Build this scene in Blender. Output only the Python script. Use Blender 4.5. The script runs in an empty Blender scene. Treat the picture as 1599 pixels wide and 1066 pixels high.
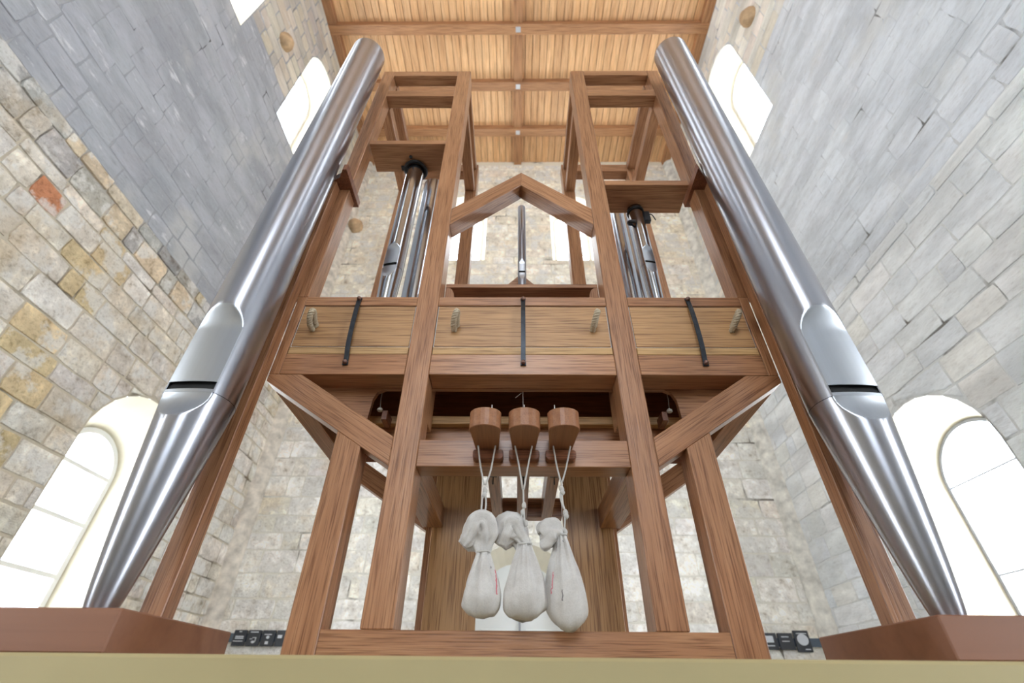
import bpy, bmesh, math, random
from math import sin, cos, pi, radians, sqrt, atan2, hypot
from mathutils import Vector, Matrix, noise
from mathutils.geometry import tessellate_polygon

S = bpy.context.scene
COL = S.collection
rng = random.Random(7)
ZO = 1.5            # eye height: everything below is written relative to the eye, then lifted

# ------------------------------------------------------------------ camera
PITCH, YAW, ROLL = 0.651359065, -0.0122901391, 0.0100887034
CAMX, FPX = -0.0156956324, 725.461509
cp, sp = cos(PITCH), sin(PITCH)
F = Vector((sin(YAW)*cp, cos(YAW)*cp, sp))
R = Vector((cos(YAW), -sin(YAW), 0)); U = R.cross(F)
R2 = cos(ROLL)*R + sin(ROLL)*U; U2 = -sin(ROLL)*R + cos(ROLL)*U
cam = bpy.data.cameras.new('camera'); cam.sensor_width = 36; cam.lens = FPX/1599*36
cam.clip_start = 0.05; cam.clip_end = 200
cam.dof.use_dof = True; cam.dof.focus_distance = 1.2; cam.dof.aperture_fstop = 3.5
camo = bpy.data.objects.new('camera', cam); COL.objects.link(camo)
camo.matrix_world = Matrix(((R2.x, U2.x, -F.x, CAMX), (R2.y, U2.y, -F.y, 0), (R2.z, U2.z, -F.z, ZO), (0, 0, 0, 1)))
S.camera = camo
S.view_settings.view_transform = 'Standard'; S.view_settings.look = 'None'
S.view_settings.gamma = 1; S.view_settings.use_curve_mapping = False
S.view_settings.exposure = 1.04
# ------------------------------------------------------------------ sky
W_ = bpy.data.worlds.new('sky'); S.world = W_; W_.use_nodes = True
bgn = W_.node_tree.nodes['Background']
bgn.inputs[0].default_value = (0.80, 0.90, 1.0, 1); bgn.inputs[1].default_value = 4.0
RAD = 15.0          # radiance of the daylight outside the windows

def daylight(name, loc, face, sx, sy, rad=RAD, col=(0.88, 0.94, 1.0)):
    l = bpy.data.lights.new(name, 'AREA'); l.shape = 'RECTANGLE'; l.size = sx; l.size_y = sy
    l.energy = rad*pi*sx*sy/pi*pi/4; l.color = col
    o = bpy.data.objects.new(name, l); COL.objects.link(o)
    f = Vector(face)
    zax = -f; yax = Vector((0, 0, 1)) if abs(f.z) < .9 else Vector((0, 1, 0)); xax = yax.cross(zax)
    M = Matrix((xax, yax, zax)).transposed().to_4x4(); M.translation = Vector(loc)+Vector((0, 0, ZO))
    o.matrix_world = M
    return o

def proj(P):
    d = Vector(P)-Vector((CAMX, 0, 0)); w = d.dot(F)
    if w < .05: return None
    return (799.5+FPX*d.dot(R2)/w, 533-FPX*d.dot(U2)/w)

# ------------------------------------------------------------------ materials
def nmat(name):
    m = bpy.data.materials.new(name); m.use_nodes = True
    nt = m.node_tree; b = nt.nodes['Principled BSDF']
    return m, nt, b
def N(nt, t, **k):
    n = nt.nodes.new(t)
    for a, v in k.items():
        if a in n.inputs.keys(): n.inputs[a].default_value = v
        else: setattr(n, a, v)
    return n
def mixc(nt, fac, a, b, mode='MIX'):
    n = nt.nodes.new('ShaderNodeMix'); n.data_type = 'RGBA'; n.blend_type = mode
    def put(i, v):
        if isinstance(v, bpy.types.NodeSocket): nt.links.new(v, n.inputs[i])
        else: n.inputs[i].default_value = v if not isinstance(v, tuple) or len(v) == 4 else (*v, 1)
    put(0, fac); put(6, a); put(7, b)
    return n.outputs[2]
def ramp(nt, src, stops):
    r = nt.nodes.new('ShaderNodeValToRGB'); e = r.color_ramp.elements
    while len(e) < len(stops): e.new(.5)
    for i, (p, c) in enumerate(stops):
        e[i].position = p; e[i].color = (*c, 1) if len(c) == 3 else c
    nt.links.new(src, r.inputs[0]); return r.outputs[0]
def bump(nt, b, h, s, d=.01):
    n = nt.nodes.new('ShaderNodeBump'); n.inputs['Strength'].default_value = s; n.inputs['Distance'].default_value = d
    nt.links.new(h, n.inputs['Height']); nt.links.new(n.outputs[0], b.inputs['Normal'])
def noise_n(nt, vec, scale, detail=4, rough=.55, w=None):
    n = nt.nodes.new('ShaderNodeTexNoise'); n.inputs['Scale'].default_value = scale
    n.inputs['Detail'].default_value = detail; n.inputs['Roughness'].default_value = rough
    if vec is not None: nt.links.new(vec, n.inputs['Vector'])
    return n.outputs[0]

def wood(name, dark, mid, light, rough=.38, gs=1.0, bumpiness=.25, coat=.0, pore=.85):
    m, nt, b = nmat(name)
    tc = N(nt, 'ShaderNodeTexCoord'); oi = N(nt, 'ShaderNodeObjectInfo')
    off = N(nt, 'ShaderNodeVectorMath', operation='SCALE'); off.inputs[3].default_value = 37.0
    cmb = N(nt, 'ShaderNodeCombineXYZ'); 
    for i in range(3): nt.links.new(oi.outputs['Random'], cmb.inputs[i])
    nt.links.new(cmb.outputs[0], off.inputs[0])
    add = N(nt, 'ShaderNodeVectorMath', operation='ADD'); nt.links.new(tc.outputs['Object'], add.inputs[0]); nt.links.new(off.outputs[0], add.inputs[1])
    mp = N(nt, 'ShaderNodeMapping'); mp.inputs['Scale'].default_value = (16*gs, 16*gs, 1.0*gs); nt.links.new(add.outputs[0], mp.inputs[0])
    mp2 = N(nt, 'ShaderNodeMapping'); mp2.inputs['Scale'].default_value = (340*gs, 340*gs, 9*gs); nt.links.new(add.outputs[0], mp2.inputs[0])
    n1 = noise_n(nt, mp.outputs[0], 1.0, 3, .5)
    # growth rings: bands distorted by the low noise
    mul = N(nt, 'ShaderNodeMath', operation='MULTIPLY'); mul.inputs[1].default_value = 15.0; nt.links.new(n1, mul.inputs[0])
    fr = N(nt, 'ShaderNodeMath', operation='PINGPONG'); fr.inputs[1].default_value = 1.0; nt.links.new(mul.outputs[0], fr.inputs[0])
    n2 = noise_n(nt, mp2.outputs[0], 1.0, 2, .6)
    c1 = ramp(nt, fr.outputs[0], [(0, dark), (.45, mid), (1, light)])
    c2 = mixc(nt, .55, c1, ramp(nt, n1, [(.3, mid), (.7, light)]))
    g = ramp(nt, n2, [(.34, (.44, .35, .28)), (.52, (1, 1, 1)), (.8, (1.10, 1.08, 1.06))])
    c3 = mixc(nt, pore, c2, g, 'MULTIPLY')
    tint = ramp(nt, oi.outputs['Random'], [(0, (.88, .86, .85)), (1, (1.08, 1.08, 1.06))])
    nt.links.new(mixc(nt, 1.0, c3, tint, 'MULTIPLY'), b.inputs['Base Color'])
    b.inputs['Roughness'].default_value = rough
    b.inputs['Coat Weight'].default_value = coat; b.inputs['Coat Roughness'].default_value = .25
    bump(nt, b, n2, bumpiness, .0015)
    return m
OAK = wood('oak', (.28, .122, .054), (.37, .173, .083), (.44, .228, .118), .31)
OAKH = wood('oak_lever', (.22, .09, .04), (.28, .118, .055), (.33, .15, .07), .4, 1.0, .1, pore=.3)
OAKP = wood('oak_panel', (.37, .19, .074), (.43, .235, .10), (.48, .275, .125), .42, .8)
BLK = wood('block_oak', (.18, .07, .035), (.23, .095, .048), (.27, .115, .06), .5, .25, .05, pore=.1)
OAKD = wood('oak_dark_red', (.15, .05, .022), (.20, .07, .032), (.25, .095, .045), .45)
OAKY = wood('pine_ledger', (.42, .24, .09), (.50, .30, .12), (.56, .35, .16), .45)
PINE = wood('ceiling_pine', (.68, .36, .16), (.80, .46, .22), (.86, .55, .30), .5, .3, .1, pore=.6)
BEAM = wood('ceiling_beam', (.32, .15, .065), (.42, .20, .09), (.48, .25, .12), .55, .3, .1)

def plain(name, col, rough=.5, metal=0.0, spec=.5, nscale=0, namt=.1):
    m, nt, b = nmat(name)
    b.inputs['Base Color'].default_value = (*col, 1); b.inputs['Roughness'].default_value = rough
    b.inputs['Metallic'].default_value = metal; b.inputs['Specular IOR Level'].default_value = spec
    if nscale:
        g = N(nt, 'ShaderNodeNewGeometry'); n = noise_n(nt, g.outputs['Position'], nscale, 5)
        lo = tuple(c*(1-namt) for c in col); hi = tuple(min(1, c*(1+namt)) for c in col)
        nt.links.new(ramp(nt, n, [(.3, lo), (.7, hi)]), b.inputs['Base Color'])
        bump(nt, b, n, .2, .003)
    return m
CREAM = plain('khaki_paint', (.40, .33, .165), .55, nscale=3, namt=.06)
PLASTER = plain('cream_plaster', (.80, .74, .60), .9, nscale=2.5, namt=.07)
WHITEP = plain('white_paint', (.78, .80, .80), .6, nscale=2, namt=.04)
FRAMEW = plain('window_frame_white', (.86, .86, .84), .5)
FRAMED = plain('window_bar_grey', (.30, .31, .34), .5)
IRON = plain('black_iron', (.030, .034, .042), .38, .6, nscale=90, namt=.3)
BOLT = plain('bronze_bolt', (.20, .12, .10), .4, .8)
BLACK = plain('black_rubber', (.012, .012, .014), .5)
MOUTH_SHADE = plain('mouth_shade', (.004, .004, .004), .8)
FELT = plain('white_leather', (.80, .80, .80), .7)
CORD = plain('cotton_cord', (.52, .50, .47), .85)
SIGNB = plain('sign_black', (.028, .032, .042), .5)
SIGNR = plain('rail_slate', (.09, .12, .16), .5)
SIGNW = plain('sign_white', (.62, .65, .70), .5)
LEADW = plain('zinc_plate', (.65, .66, .70), .35, .6)

def tin(name, col, rough, streak=.06):
    m, nt, b = nmat(name)
    tc = N(nt, 'ShaderNodeTexCoord'); mp = N(nt, 'ShaderNodeMapping'); mp.inputs['Scale'].default_value = (40, 40, 1.2)
    nt.links.new(tc.outputs['Object'], mp.inputs[0]); n = noise_n(nt, mp.outputs[0], 1, 4)
    n2 = noise_n(nt, tc.outputs['Object'], 9, 5)
    lo = tuple(c*(1-streak) for c in col); hi = tuple(min(1, c*(1+streak)) for c in col)
    nt.links.new(ramp(nt, n, [(.3, lo), (.7, hi)]), b.inputs['Base Color'])
    b.inputs['Metallic'].default_value = 1
    b.inputs['Anisotropic'].default_value = .45; b.inputs['Anisotropic Rotation'].default_value = .25
    tg = N(nt, 'ShaderNodeTangent', direction_type='RADIAL', axis='Z'); nt.links.new(tg.outputs[0], b.inputs['Tangent'])
    nt.links.new(ramp(nt, n2, [(.3, (rough*.96,)*3), (.75, (rough*1.06,)*3)]), b.inputs['Roughness'])
    return m
TIN = tin('pipe_tin', (.40, .41, .455), .29)
TINLIP = tin('pipe_lip', (.47, .50, .55), .33)
TINP = tin('pipe_polished', (.52, .55, .60), .15)

def stone(name, attr, wash=False):
    m, nt, b = nmat(name)
    if attr:
        a = N(nt, 'ShaderNodeAttribute'); a.attribute_name = 'Col'; base = a.outputs['Color']
    else:
        a = N(nt, 'ShaderNodeObjectInfo'); base = a.outputs['Color']
    g = N(nt, 'ShaderNodeNewGeometry'); P = g.outputs['Position']
    if wash:
        mpw = N(nt, 'ShaderNodeMapping'); mpw.inputs['Scale'].default_value = (.6, .45, 1.5); nt.links.new(P, mpw.inputs[0]); P = mpw.outputs[0]
    n1 = noise_n(nt, P, 2.6, 6, .6); n2 = noise_n(nt, P, 9, 6, .65); n3 = noise_n(nt, P, 38, 4, .6)
    c = mixc(nt, ramp(nt, n1, [(.40, (0, 0, 0)), (.60, (1, 1, 1))]), base, mixc(nt, 1.0, base, (1.28, 1.28, 1.28, 1), 'MULTIPLY'))
    d = ramp(nt, n2, [(.30, (.48, .42, .35)), (.43, (.92, .90, .87)), (.54, (1, 1, 1)), (.66, (1.35, 1.35, 1.34))] if not wash else [(.28, (.80, .79, .78)), (.42, (1, 1, 1)), (.60, (1, 1, 1)), (.72, (1.12, 1.12, 1.12))])
    c = mixc(nt, .85, c, d, 'MULTIPLY')
    if not wash:     # lime bloom and ochre staining that run across the joints
        n5 = noise_n(nt, P, 3.4, 7, .62); n6 = noise_n(nt, P, 1.3, 5, .6)
        c = mixc(nt, ramp(nt, n5, [(.50, (0, 0, 0)), (.56, (.72, .72, .72))]), c, (.78, .765, .73, 1))
        c = mixc(nt, ramp(nt, n6, [(.55, (0, 0, 0)), (.68, (.5, .5, .5))]), c, (.56, .43, .26, 1))
    e = ramp(nt, n3, [(.32, (.60, .56, .51)), (.46, (1, 1, 1)), (.7, (1.1, 1.1, 1.1))])
    c = mixc(nt, .25 if wash else .5, c, e, 'MULTIPLY')
    if wash:      # flaking limewash: pale specks and drips
        n4 = noise_n(nt, P, 5.5, 8, .7)
        c = mixc(nt, ramp(nt, n4, [(.60, (0, 0, 0)), (.67, (.75, .75, .75))]), c, (.70, .71, .73, 1))
        c = mixc(nt, ramp(nt, noise_n(nt, g.outputs['Position'], 1.1, 5, .6), [(.56, (0, 0, 0)), (.68, (.35, .35, .35))]), c, (.66, .65, .60, 1))
    nt.links.new(c, b.inputs['Base Color'])
    b.inputs['Roughness'].default_value = .92; b.inputs['Specular IOR Level'].default_value = .2
    ad = N(nt, 'ShaderNodeMath', operation='ADD'); nt.links.new(n2, ad.inputs[0]); nt.links.new(n3, ad.inputs[1])
    bump(nt, b, ad.outputs[0], .4 if wash else .75, .016)
    return m
STONE = stone('limestone', False); STONEA = stone('limestone_course', True)
WASH = stone('limewashed_stone', False, True); WASHA = stone('limewashed_course', True, True)

def mortar(name, lowc, highc, z0, z1):
    m, nt, b = nmat(name)
    g = N(nt, 'ShaderNodeNewGeometry'); P = g.outputs['Position']
    sx = N(nt, 'ShaderNodeSeparateXYZ'); nt.links.new(P, sx.inputs[0])
    mr = N(nt, 'ShaderNodeMapRange'); mr.inputs[1].default_value = z0+ZO; mr.inputs[2].default_value = z1+ZO
    nt.links.new(sx.outputs[2], mr.inputs[0])
    c = mixc(nt, mr.outputs[0], lowc, highc)
    n2 = noise_n(nt, P, 7, 6, .65)
    c = mixc(nt, 1.0, c, ramp(nt, noise_n(nt, P, 1.7, 4, .6), [(.34, (.30, .28, .26)), (.43, (1, 1, 1)), (.7, (1.12, 1.12, 1.1))]), 'MULTIPLY')
    nt.links.new(c, b.inputs['Base Color']); b.inputs['Roughness'].default_value = .95
    bump(nt, b, noise_n(nt, P, 22, 6), .6, .02)
    return m
MORT_L = mortar('mortar_left', (.60, .53, .42, 1), (.33, .34, .365, 1), 3.2, 3.6)
MORT_R = mortar('mortar_right', (.64, .65, .65, 1), (.56, .59, .63, 1), 3.2, 3.8)
MORT_B = mortar('mortar_back', (.72, .69, .62, 1), (.78, .72, .60, 1), 2.5, 6.5)

def glassm():
    m, nt, b = nmat('window_glass'); nt.nodes.remove(b)
    t = N(nt, 'ShaderNodeBsdfTransparent'); gl = N(nt, 'ShaderNodeBsdfGlossy', Roughness=.05)
    mx = N(nt, 'ShaderNodeMixShader'); mx.inputs[0].default_value = .06
    nt.links.new(t.outputs[0], mx.inputs[1]); nt.links.new(gl.outputs[0], mx.inputs[2])
    nt.links.new(mx.outputs[0], nt.nodes['Material Output'].inputs[0])
    return m
GLASS = glassm()

def clothm(name, marks):
    m, nt, b = nmat(name)
    tc = N(nt, 'ShaderNodeTexCoord'); P = tc.outputs['Object']
    n = noise_n(nt, P, 30, 5); w = N(nt, 'ShaderNodeTexWave', Scale=900.0, Distortion=2.0); nt.links.new(P, w.inputs[0])
    n2 = noise_n(nt, P, 420, 2)
    c = ramp(nt, n, [(.3, (.50, .47, .44)), (.7, (.62, .60, .58))])
    c = mixc(nt, .35, c, ramp(nt, n2, [(.35, (.8, .8, .8)), (.6, (1.05, 1.05, 1.05))]), 'MULTIPLY')
    sx = N(nt, 'ShaderNodeSeparateXYZ'); nt.links.new(P, sx.inputs[0])
    def mth(op, a, b_=None):
        q = N(nt, 'ShaderNodeMath', operation=op)
        for i, v in enumerate((a, b_)):
            if v is None: continue
            if isinstance(v, (int, float)): q.inputs[i].default_value = v
            else: nt.links.new(v, q.inputs[i])
        return q.outputs[0]
    for (x0, k, z0, z1, wd, col) in marks:      # inked strokes printed on the cloth
        xx = mth('SUBTRACT', sx.outputs[0], x0); kz = mth('MULTIPLY', sx.outputs[2], k)
        wob = mth('MULTIPLY', mth('SUBTRACT', noise_n(nt, P, 160, 1), .5), .004)
        a = mth('LESS_THAN', mth('ABSOLUTE', mth('ADD', mth('SUBTRACT', xx, kz), wob)), wd)
        a = mth('MULTIPLY', a, mth('GREATER_THAN', sx.outputs[2], z0)); a = mth('MULTIPLY', a, mth('LESS_THAN', sx.outputs[2], z1))
        a = mth('MULTIPLY', a, mth('LESS_THAN', sx.outputs[1], .0))
        c = mixc(nt, mth('MULTIPLY', a, .8), c, (*col, 1))
    nt.links.new(c, b.inputs['Base Color']); b.inputs['Roughness'].default_value = .95
    b.inputs['Sheen Weight'].default_value = .2
    bump(nt, b, n2, .35, .0012)
    return m

# ------------------------------------------------------------------ helpers
WM = {}
def link(name, mesh, mats, parent=None, M=None):
    o = bpy.data.objects.new(name, mesh); COL.objects.link(o)
    M = M or Matrix.Identity(4)
    if mesh is not None and mats is not None and not mesh.materials:
        for m in (mats if isinstance(mats, (list, tuple)) else [mats]): mesh.materials.append(m)
    WM[o.name] = M.copy()
    if parent is not None:
        o.parent = parent; o.matrix_basis = WM[parent.name].inverted() @ M
    else:
        o.matrix_basis = Matrix.Translation((0, 0, ZO)) @ M
    return o
def thing(name, label, cat, loc, group=None, kind=None):
    o = link(name, None, None, None, Matrix.Translation(loc))
    o.empty_display_size = .05
    if label: o['label'] = label
    if cat: o['category'] = cat
    if group: o['group'] = group
    if kind: o['kind'] = kind
    return o
def T(x, y, z): return Matrix.Translation((x, y, z))
def mesh_bm(bm, name='m', smooth=False):
    me = bpy.data.meshes.new(name); bmesh.ops.recalc_face_normals(bm, faces=bm.faces)
    bm.to_mesh(me); bm.free()
    if smooth:
        me.shade_smooth()
    return me
def mesh_py(v, f, smooth=False):
    me = bpy.data.meshes.new('m'); me.from_pydata(v, [], f); me.update()
    if smooth: me.shade_smooth()
    return me
def boxm(sx, sy, sz, bev=.0015):
    bm = bmesh.new(); bmesh.ops.create_cube(bm, size=1, matrix=Matrix.Diagonal((sx, sy, sz, 1)))
    if bev: bmesh.ops.bevel(bm, geom=bm.edges[:], offset=bev, segments=1, affect='EDGES')
    return mesh_bm(bm)
AX = {'x': Matrix.Rotation(pi/2, 4, 'Y'), 'y': Matrix.Rotation(-pi/2, 4, 'X'), 'z': Matrix.Identity(4)}
def bar(name, x0, x1, y0, y1, z0, z1, mat=None, parent=None, grain=None, bev=.0015):
    """axis-aligned timber; its grain runs along the object's own z"""
    d = (abs(x1-x0), abs(y1-y0), abs(z1-z0))
    g = grain or 'xyz'[d.index(max(d))]
    c = Matrix.Translation(((x0+x1)/2, (y0+y1)/2, (z0+z1)/2)) @ AX[g]
    L = {'x': (d[2], d[1], d[0]), 'y': (d[0], d[2], d[1]), 'z': d}[g]
    return link(name, boxm(*L, bev=min(bev, min(d)*.3)), mat or OAK, parent, c)
def prism(name, poly, y0, y1, ang=pi/2, mat=None, parent=None, bev=.0012):
    """polygon in the xz plane extruded in y; grain direction at ang (from +x towards +z)"""
    cx = sum(p[0] for p in poly)/len(poly); cz = sum(p[1] for p in poly)/len(poly)
    rot = Matrix.Rotation(-(ang-pi/2), 4, 'Y')      # local z -> (cos ang, sin ang)
    M = T(cx, (y0+y1)/2, cz) @ rot; Mi = M.inverted()
    bm = bmesh.new(); a = []; b = []
    for x, z in poly: a.append(bm.verts.new(Mi @ Vector((x, y0, z))))
    for x, z in poly: b.append(bm.verts.new(Mi @ Vector((x, y1, z))))
    n = len(poly)
    fa = bm.faces.new(a); fb = bm.faces.new(b[::-1])
    for i in range(n): bm.faces.new((a[i], b[i], b[(i+1) % n], a[(i+1) % n]))
    bmesh.ops.recalc_face_normals(bm, faces=bm.faces)
    if bev: bmesh.ops.bevel(bm, geom=[e for e in bm.edges], offset=bev, segments=1, affect='EDGES')
    bmesh.ops.triangulate(bm, faces=[f for f in bm.faces if len(f.verts) > 4])
    return link(name, mesh_bm(bm), mat or OAK, parent, M)
def tube(pts, r, seg=8, closed=False, rads=None):
    """mesh tube along world points, relative to pts[0]"""
    P = [Vector(p) for p in pts]; o = P[0].copy(); n = len(P); vs = []; fs = []
    up = Vector((0, 0, 1)); prev = None
    for i in range(n):
        t = (P[min(i+1, n-1)]-P[max(i-1, 0)]).normalized()
        if prev is None:
            a = t.cross(up) if abs(t.dot(up)) < .95 else t.cross(Vector((1, 0, 0)))
        else: a = prev - t*prev.dot(t)
        a.normalize(); b = t.cross(a); prev = a
        rr = rads[i] if rads else r
        for k in range(seg):
            an = 2*pi*k/seg; vs.append(P[i]-o+(a*cos(an)+b*sin(an))*rr)
    for i in range(n-1):
        for k in range(seg):
            k2 = (k+1) % seg; fs.append((i*seg+k, i*seg+k2, (i+1)*seg+k2, (i+1)*seg+k))
    fs.append(tuple(range(seg))[::-1]); fs.append(tuple((n-1)*seg+k for k in range(seg)))
    return vs, fs, o
def spline(pts, n=8):
    P = [Vector(p) for p in pts]; out = []
    for i in range(len(P)-1):
        p0 = P[max(i-1, 0)]; p1 = P[i]; p2 = P[i+1]; p3 = P[min(i+2, len(P)-1)]
        for k in range(n):
            t = k/n; out.append(.5*((2*p1)+(p2-p0)*t+(2*p0-5*p1+4*p2-p3)*t*t+(3*p1-p0-3*p2+p3)*t**3))
    out.append(P[-1]); return out
def tubeo(name, pts, r, mat, parent, seg=8, rads=None):
    vs, fs, o = tube(pts, r, seg, rads=rads)
    return link(name, mesh_py(vs, fs, True), mat, parent, Matrix.Translation(o))
def rope(name, pts, r, mat, parent, pitch=.020):
    """three strands laid round a path, one mesh"""
    P = spline(pts, 10); o = P[0].copy(); V = []; Fc = []; L = 0; base = []
    for i, p in enumerate(P):
        if i: L += (p-P[i-1]).length
        t = (P[min(i+1, len(P)-1)]-P[max(i-1, 0)]).normalized()
        a = t.cross(Vector((.3, .2, 1))).normalized(); b = t.cross(a); base.append((p, a, b, L))
    for s in range(3):
        pts2 = [p+(a*cos(2*pi*(L/pitch+s/3))+b*sin(2*pi*(L/pitch+s/3)))*r*.55 for p, a, b, L in base]
        vs, fs, oo = tube(pts2, r*.56, 6); k = len(V)
        V += [v+oo-o for v in vs]; Fc += [tuple(i+k for i in f) for f in fs]
    return link(name, mesh_py(V, Fc, True), mat, parent, Matrix.Translation(o))
def lathe(name, prof, loc, mat, parent, seg=40, smooth=True):
    v = []; f = []
    for r, z in prof:
        for k in range(seg): v.append((r*cos(2*pi*k/seg), r*sin(2*pi*k/seg), z))
    for i in range(len(prof)-1):
        for k in range(seg):
            k2 = (k+1) % seg; f.append((i*seg+k, i*seg+k2, (i+1)*seg+k2, (i+1)*seg+k))
    return link(name, mesh_py(v, f, smooth), mat, parent, T(*loc))

# ================================================================== CHURCH
XW, YB, YF, ZC, ZF = 3.5, 6.1, -7.0, 9.78, -1.5
# window openings: centre, half width at the wall face, sill, spring; half, sill, spring at the glass; depth; bars
def opening(c, a, s, p, b, s2, p2, t=.42, bars=(), fm=None): return dict(c=c, a=a, s=s, p=p, b=b, s2=s2, p2=p2, t=t, bars=bars, fm=fm)
OPEN = {
 'left': [opening(3.88, .55, 6.68, 8.50, .40, 6.9, 8.45), opening(1.67, .55, 6.68, 8.50, .40, 6.9, 8.45),
          opening(-.55, .55, 6.68, 8.50, .40, 6.9, 8.45), opening(-3.4, .55, 6.68, 8.50, .40, 6.9, 8.45),
          opening(3.95, .58, -.3, 1.65, .36, -.1, 1.58, .40, (1.58, 1.17, .76, .35), 'w'), opening(-1.2, .58, -.3, 1.65, .36, -.1, 1.58, .40, (1.58, 1.17, .76, .35), 'w')],  # second lower window lies unseen behind the viewer, added for its light
 'right': [opening(3.72, .58, 6.50, 8.45, .42, 6.8, 8.40), opening(-.7, .58, 6.50, 8.45, .42, 6.8, 8.40),
           opening(-3.4, .58, 6.50, 8.45, .42, 6.8, 8.40),
           opening(3.72, .60, -.3, 1.53, .44, -.1, 1.50, .40, (1.50, .80, .1), 'd'), opening(-1.2, .60, -.3, 1.53, .44, -.1, 1.50, .40, (1.50, .80, .1), 'd')],  # last opening is out of view, added to let in more light
 'back': [opening(-1.09, .46, 6.60, 8.15, .36, 6.72, 8.1), opening(1.13, .46, 6.60, 8.15, .36, 6.72, 8.1)],
}
DOOR = opening(0.03, .67, ZF, .84, .52, ZF, .80, .30)
def outline(c, a, s, p, n=14):
    pts = [(c-a, s), (c+a, s)]
    for k in range(n+1):
        an = pi*k/n; pts.append((c+a*cos(an), p+a*sin(an)))
    return pts          # counter-clockwise from sill
def holed_plate(name, x0, x1, y0, y1, z0, z1, cx, cy, r, mat, parent):
    mx, my, mz = (x0+x1)/2, (y0+y1)/2, (z0+z1)/2
    L = [[Vector((x0, y0, 0)), Vector((x1, y0, 0)), Vector((x1, y1, 0)), Vector((x0, y1, 0))],
         [Vector((cx+r*cos(-k*pi/16), cy+r*sin(-k*pi/16), 0)) for k in range(32)]]
    tr = tessellate_polygon(L); P = L[0]+L[1]; n = len(P)
    v = [Vector((p.x-mx, p.y-my, z-mz)) for z in (z0, z1) for p in P]
    f = [tuple(t) for t in tr]+[tuple(n+i for i in t[::-1]) for t in tr]
    f += [(i, (i+1) % 4, n+(i+1) % 4, n+i) for i in range(4)]+[(4+i, 4+(i+1) % 32, n+4+(i+1) % 32, n+4+i) for i in range(32)]
    me = mesh_py(v, f); me.transform(AX['x'].inverted())
    bm = bmesh.new(); bm.from_mesh(me); bmesh.ops.recalc_face_normals(bm, faces=bm.faces); bm.to_mesh(me); bm.free()
    return link(name, me, mat, parent, T(mx, my, mz) @ AX['x'])
def notch_plate(name, x0, x1, y0, y1, z0, z1, cx, cy, r, mat, parent):
    a0 = math.asin((y1-cy)/r); mx, my, mz = (x0+x1)/2, (y0+y1)/2, (z0+z1)/2
    P = [(x0, y0), (x1, y0), (x1, y1)]+[(cx+r*cos(a0-(pi+2*a0)*k/20), cy+r*sin(a0-(pi+2*a0)*k/20)) for k in range(21)]+[(x0, y1)]
    tr = tessellate_polygon([[Vector((*p, 0)) for p in P]]); n = len(P)
    v = [Vector((p[0]-mx, p[1]-my, z-mz)) for z in (z0, z1) for p in P]
    f = [tuple(t) for t in tr]+[tuple(n+i for i in t[::-1]) for t in tr]+[(i, (i+1) % n, n+(i+1) % n, n+i) for i in range(n)]
    me = mesh_py(v, f); me.transform(AX['x'].inverted())
    bm = bmesh.new(); bm.from_mesh(me); bmesh.ops.recalc_face_normals(bm, faces=bm.faces); bm.to_mesh(me); bm.free()
    return link(name, me, mat, parent, T(mx, my, mz) @ AX['x'])
FR = {   # wall frames: (origin, u axis, outward-into-room normal)
 'left': (Vector((-XW, 0, 0)), Vector((0, 1, 0)), Vector((1, 0, 0))),
 'right': (Vector((XW, 0, 0)), Vector((0, 1, 0)), Vector((-1, 0, 0))),
 'back': (Vector((0, YB, 0)), Vector((1, 0, 0)), Vector((0, -1, 0)))}
def wp(side, u, v, w=0):
    o, ua, n = FR[side]; return o+ua*u+Vector((0, 0, v))+n*w
walls = {}
def build_wall(side, u0, u1, mat):
    holes = [outline(q['c'], q['a'], q['s'], q['p']) for q in OPEN[side]]
    if side == 'back': holes.append(outline(DOOR['c'], DOOR['a'], ZF+.001, DOOR['p']))
    loops = [[Vector((u0, ZF, 0)), Vector((u1, ZF, 0)), Vector((u1, ZC+.4, 0)), Vector((u0, ZC+.4, 0))]]
    loops += [[Vector((x, z, 0)) for x, z in h[::-1]] for h in holes]
    tris = tessellate_polygon(loops); flat = [p for l in loops for p in l]
    v = [wp(side, p.x, p.y) for p in flat]; f = [tuple(t) for t in tris]
    # reveals: loft from the face outline to the glass outline
    qs = list(OPEN[side])+([DOOR] if side == 'back' else [])
    rv = []; rf = []
    for q in qs:
        A = outline(q['c'], q['a'], q['s'], q['p'], 20); B = outline(q['c'], q['b'], q['s2'], q['p2'], 20); k = len(rv); n = len(A)
        rv += [wp(side, x, z, 0) for x, z in A]+[wp(side, x, z, -q['t']) for x, z in B]
        rf += [(k+i, k+(i+1) % n, k+n+(i+1) % n, k+n+i) for i in range(n)]
    w = link('wall_'+side, mesh_py(v, f), mat, None); w['kind'] = 'structure'
    link('window_reveal', mesh_py(rv, rf), PLASTER, w)
    walls[side] = w
build_wall('left', YF, YB, MORT_L); build_wall('right', YF, YB, MORT_R); build_wall('back', -XW, XW, MORT_B)
# entrance wall behind the viewer, with an unseen west window added for its light
def rect_wall():
    loops = [[Vector((-XW, ZF, 0)), Vector((XW, ZF, 0)), Vector((XW, ZC+.4, 0)), Vector((-XW, ZC+.4, 0))],
             [Vector((x, z, 0)) for x, z in outline(0, 1.1, 2.2, 6.0)[::-1]]]
    tr = tessellate_polygon(loops); fl = [p for l in loops for p in l]
    w = link('wall_front', mesh_py([(p.x, YF, p.y) for p in fl], [tuple(t) for t in tr]), MORT_B); w['kind'] = 'structure'
rect_wall()
fl = bar('floor', -XW, XW, YF, YB, ZF-.1, ZF, plain('flagstone', (.20, .18, .155), .7, nscale=1.3, namt=.2), None, 'z', 0); fl['kind'] = 'structure'

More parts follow.
